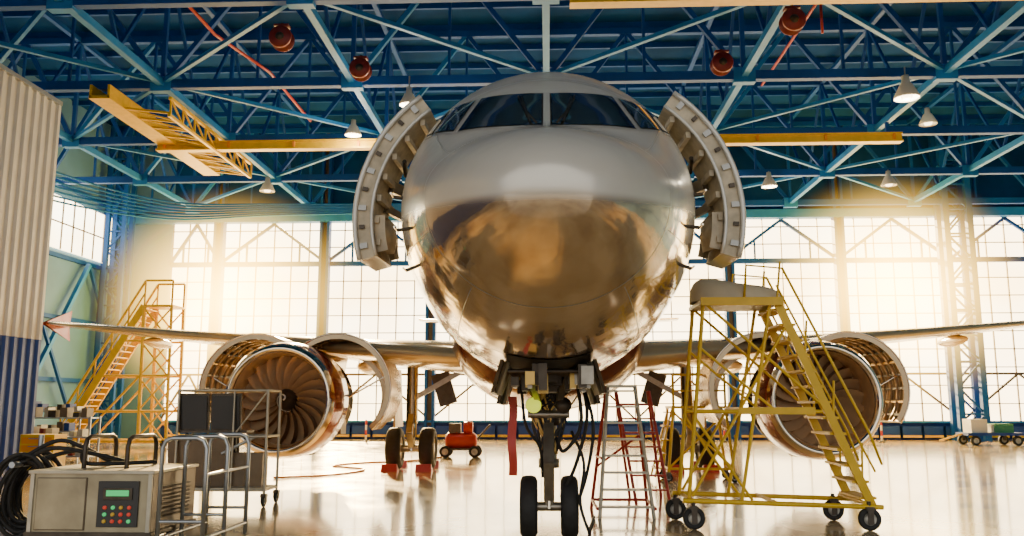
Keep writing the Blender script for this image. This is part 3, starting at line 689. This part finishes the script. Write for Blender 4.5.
for k in range(12):
    R=.44-.03*(k%5); zc=.62
    b.path([(-6.66+.03*math.sin(a*2+k)+R*math.sin(a)*.62,10.9+k*.045+R*.25*math.sin(a),zc+.02*math.sin(k*2)+R*1.15*math.cos(a)) for a in[j*math.pi/14 for j in range(29)]],.028,'rubber')
b.tube((-6.72,10.8,1.0),(-6.72,11.5,1.0),.04,'steel_tube'); b.tube((-6.72,11.4,0),(-6.72,11.4,1.35),.035,'steel_tube'); b.box((-6.72,11.4,.03),(.5,.5,.06),'dark_metal')
b.curve([(-6.72,11.0,1.0),(-6.3,10.95,1.2),(-5.8,11.2,1.1),(-5.5,11.4,.99)],.028,'rubber'); b.curve([(-6.8,11.1,1.05),(-6.4,11.2,1.28),(-6.1,11.3,1.2),(-5.8,11.5,.99)],.028,'rubber')
b.curve([(-6.6,11.2,1.05),(-6.2,11.4,1.15),(-5.9,11.0,1.02),(-5.6,11.1,1.0),(-5.2,11.5,1.0)],.028,'rubber')
b.build()
b=MB('parts_trolley'); rx,ry=-5.75,15.6
for x in(-.8,.8):
    for y in(-.35,.35): b.tube((rx+x,ry+y,.2),(rx+x,ry+y,2.0),.025,'galvanised'); caster(b,rx+x,ry+y,.1,.05,.22)
for z in(.28,1.2,2.0):
    for y in(-.35,.35): b.tube((rx-.8,ry+y,z),(rx+.8,ry+y,z),.022,'galvanised')
    for x in(-.8,.8): b.tube((rx+x,ry-.35,z),(rx+x,ry+.35,z),.022,'galvanised')
b.box((rx,ry,.3),(1.6,.7,.03),'galvanised')
for x in(-.5,.08): b.box((rx-.05+x,ry-.25,1.62),(.54,.06,.66),'dark_metal',rx=.08); b.box((rx-.05+x,ry-.29,1.62),(.48,.02,.58),'panel_black',rx=.08)
b.box((rx-.2,ry-.1,1.28),(1.25,.4,.04),'dark_metal')
for k in range(5): b.box((rx-.45+k*.02,ry-.25+.1*k,.75),(1.05,.03,.85),'panel_black' if k%2 else 'cabinet_dark',rx=.1)
b.box((rx+.2,ry+.1,.6),(.9,.3,.6),'cabinet_dark'); b.tube((rx-.0,ry-.3,.9),(rx+.6,ry-.3,1.2),.03,'steel_tube')
b.tube((rx+.2,ry-.35,.28),(rx+.2,ry-.35,2.0),.018,'galvanised'); b.tube((rx+.2,ry-.35,1.2),(rx+.8,ry-.35,2.0),.015,'galvanised')
b.build()
b=MB('air_compressor'); qx,qy=-3.0,30
b.rev((qx-.55,qy,.55),[(0,0),(.03,.2),(.12,.28),(1.0,.28),(1.09,.2),(1.12,0)],'red_enamel','X',20)
for sx in(-.5,.5):
    for sy2 in(-.35,.35): wheel(b,(qx+sx,qy+sy2,.2),.2,.1,'Y')
b.box((qx-.2,qy,.98),(.4,.35,.32),'dark_metal'); b.rev((qx+.1,qy,1.0),[(0,0),(0,.2),(.3,.2),(.3,0)],'red_enamel','X',16); b.tube((qx+.55,qy,.6),(qx+1.0,qy,1.1),.03,'dark_metal'); b.box((qx,qy,.28),(1.2,.6,.06),'dark_metal')
b.build()
b=MB('floor_cable')
b.curve([(-3.6,29.6,.03),(-4.4,27.5,.03),(-5.6,26.6,.03),(-6.2,25.2,.03),(-5.0,23.8,.03),(-5.4,22.0,.03),(-6.6,21.0,.03)],.03,'orange_paint',6,8)
b.build()
def shelf(x,y,w,h,cols,name):
    b=MB(name)
    for sx in(-1,1):
        for sy in(-.3,.3): b.box((x+sx*w/2,y+sy,h/2),(.05,.05,h),'steel_tube')
    for k in range(3):
        z=.15+k*(h-.2)/2; b.box((x,y,z),(w,.66,.04),'steel_tube')
        xx=x-w/2+.25
        while xx<x+w/2-.2:
            hh=random.uniform(.12,.32); ww=random.uniform(.12,.25); b.box((xx,y,z+.025+hh/2),(ww,.4,hh),random.choice(cols)); xx+=ww+random.uniform(.05,.25)
    b.build()
shelf(-15.6,27.5,2.2,1.4,['cabinet_dark','reel_red','dark_metal','galvanised','cream_tarp'],'storage_shelf')
shelf(-17.5,30,2.6,1.6,['cabinet_dark','wall_navy','galvanised','dark_metal'],'storage_shelf')
b=MB('tool_cabinet'); b.box((-13.2,22.5,.55),(.9,.6,.9),'yellow_paint')
for k in range(4): b.box((-13.2,22.19,.25+k*.2),(.8,.02,.16),'orange_paint'); b.box((-13.2,22.16,.3+k*.2),(.4,.03,.02),'steel_tube')
for x in(-.35,.35):
    for y in(-.2,.2): caster(b,-13.2+x,22.5+y,.05,.04,.12)
b.build()
b=MB('tow_trolley'); tx,ty=19.6,40
b.box((tx,ty,.5),(2.4,1.2,.12),'wall_navy'); b.box((tx-.6,ty,.85),(.7,.8,.6),'lamp_white'); b.box((tx+.5,ty,.75),(.8,.7,.4),'green_box'); b.box((tx+.1,ty,.75),(.25,.5,.35),'lamp_white')
for x in(-.9,.9):
    for y in(-.6,.6): wheel(b,(tx+x,ty+y,.22),.22,.14,'Y'); b.box((tx+x,ty+y*.8,.35),(.1,.1,.3),'dark_metal')
b.tube((tx-1.2,ty,.5),(tx-2.2,ty,.2),.04,'yellow_paint'); b.build()
for x in(-9,8.5,12.5,16):
    b=MB('bollard_post'); b.rev((x,43,0),[(0,0),(0,.16),(.05,.16),(.06,.05)],'dark_metal','Z',14)
    for k in range(4): b.tube((x,43,.06+k*.25),(x,43,.31+k*.25),.05,'red_enamel' if k%2 else 'lamp_white',12)
    b.build()

# ------------------------------------------------------------ added glow volumes imitating sun bloom at the windows
sun_bloom_mat('sun_bloom_emission',(1,.56,.06),12)
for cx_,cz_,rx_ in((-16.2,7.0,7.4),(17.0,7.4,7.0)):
    b=MB('sun_bloom_volume'); b.rev((0,0,0),[(-math.cos(math.pi*k/16),max(.0001,math.sin(math.pi*k/16))) for k in range(17)],'sun_bloom_emission','Z',32)
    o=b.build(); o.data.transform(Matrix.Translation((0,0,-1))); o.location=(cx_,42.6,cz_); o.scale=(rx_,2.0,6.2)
# ------------------------------------------------------------ lights, world, camera
w=bpy.data.worlds.new('world'); S.world=w; w.use_nodes=True
bg=w.node_tree.nodes['Background']; bg.inputs[0].default_value=(.95,.93,.88,1); bg.inputs[1].default_value=1.5
sl=bpy.data.lights.new('sun','SUN'); sl.energy=34; sl.color=(1,.72,.34); sl.angle=math.radians(2.5)
so=bpy.data.objects.new('sun',sl); S.collection.objects.link(so)
az=math.radians(-14); el=math.radians(16)
d=V((-math.sin(az)*math.cos(el),-math.cos(az)*math.cos(el),-math.sin(el)))
so.rotation_euler=d.to_track_quat('-Z','Y').to_euler(); so.location=(-10,60,25)
for p in((-4.4,26.3,11.1),(11.2,26.2,11.1),(-7.2,30.7,11.5),(10,38.3,11.4)):
    l=bpy.data.lights.new('pendant_bulb','POINT'); l.energy=300; l.color=(1,.85,.6); l.shadow_soft_size=.3
    o=bpy.data.objects.new('pendant_bulb',l); o.location=p; S.collection.objects.link(o)
cam=bpy.data.cameras.new('camera'); co=bpy.data.objects.new('camera',cam); S.collection.objects.link(co)
cam.sensor_width=36; cam.lens=864/1024*36; cam.clip_end=500
co.location=(0,0,1.73); co.rotation_euler=(math.radians(90+9.07),0,math.radians(2.39))
S.camera=co
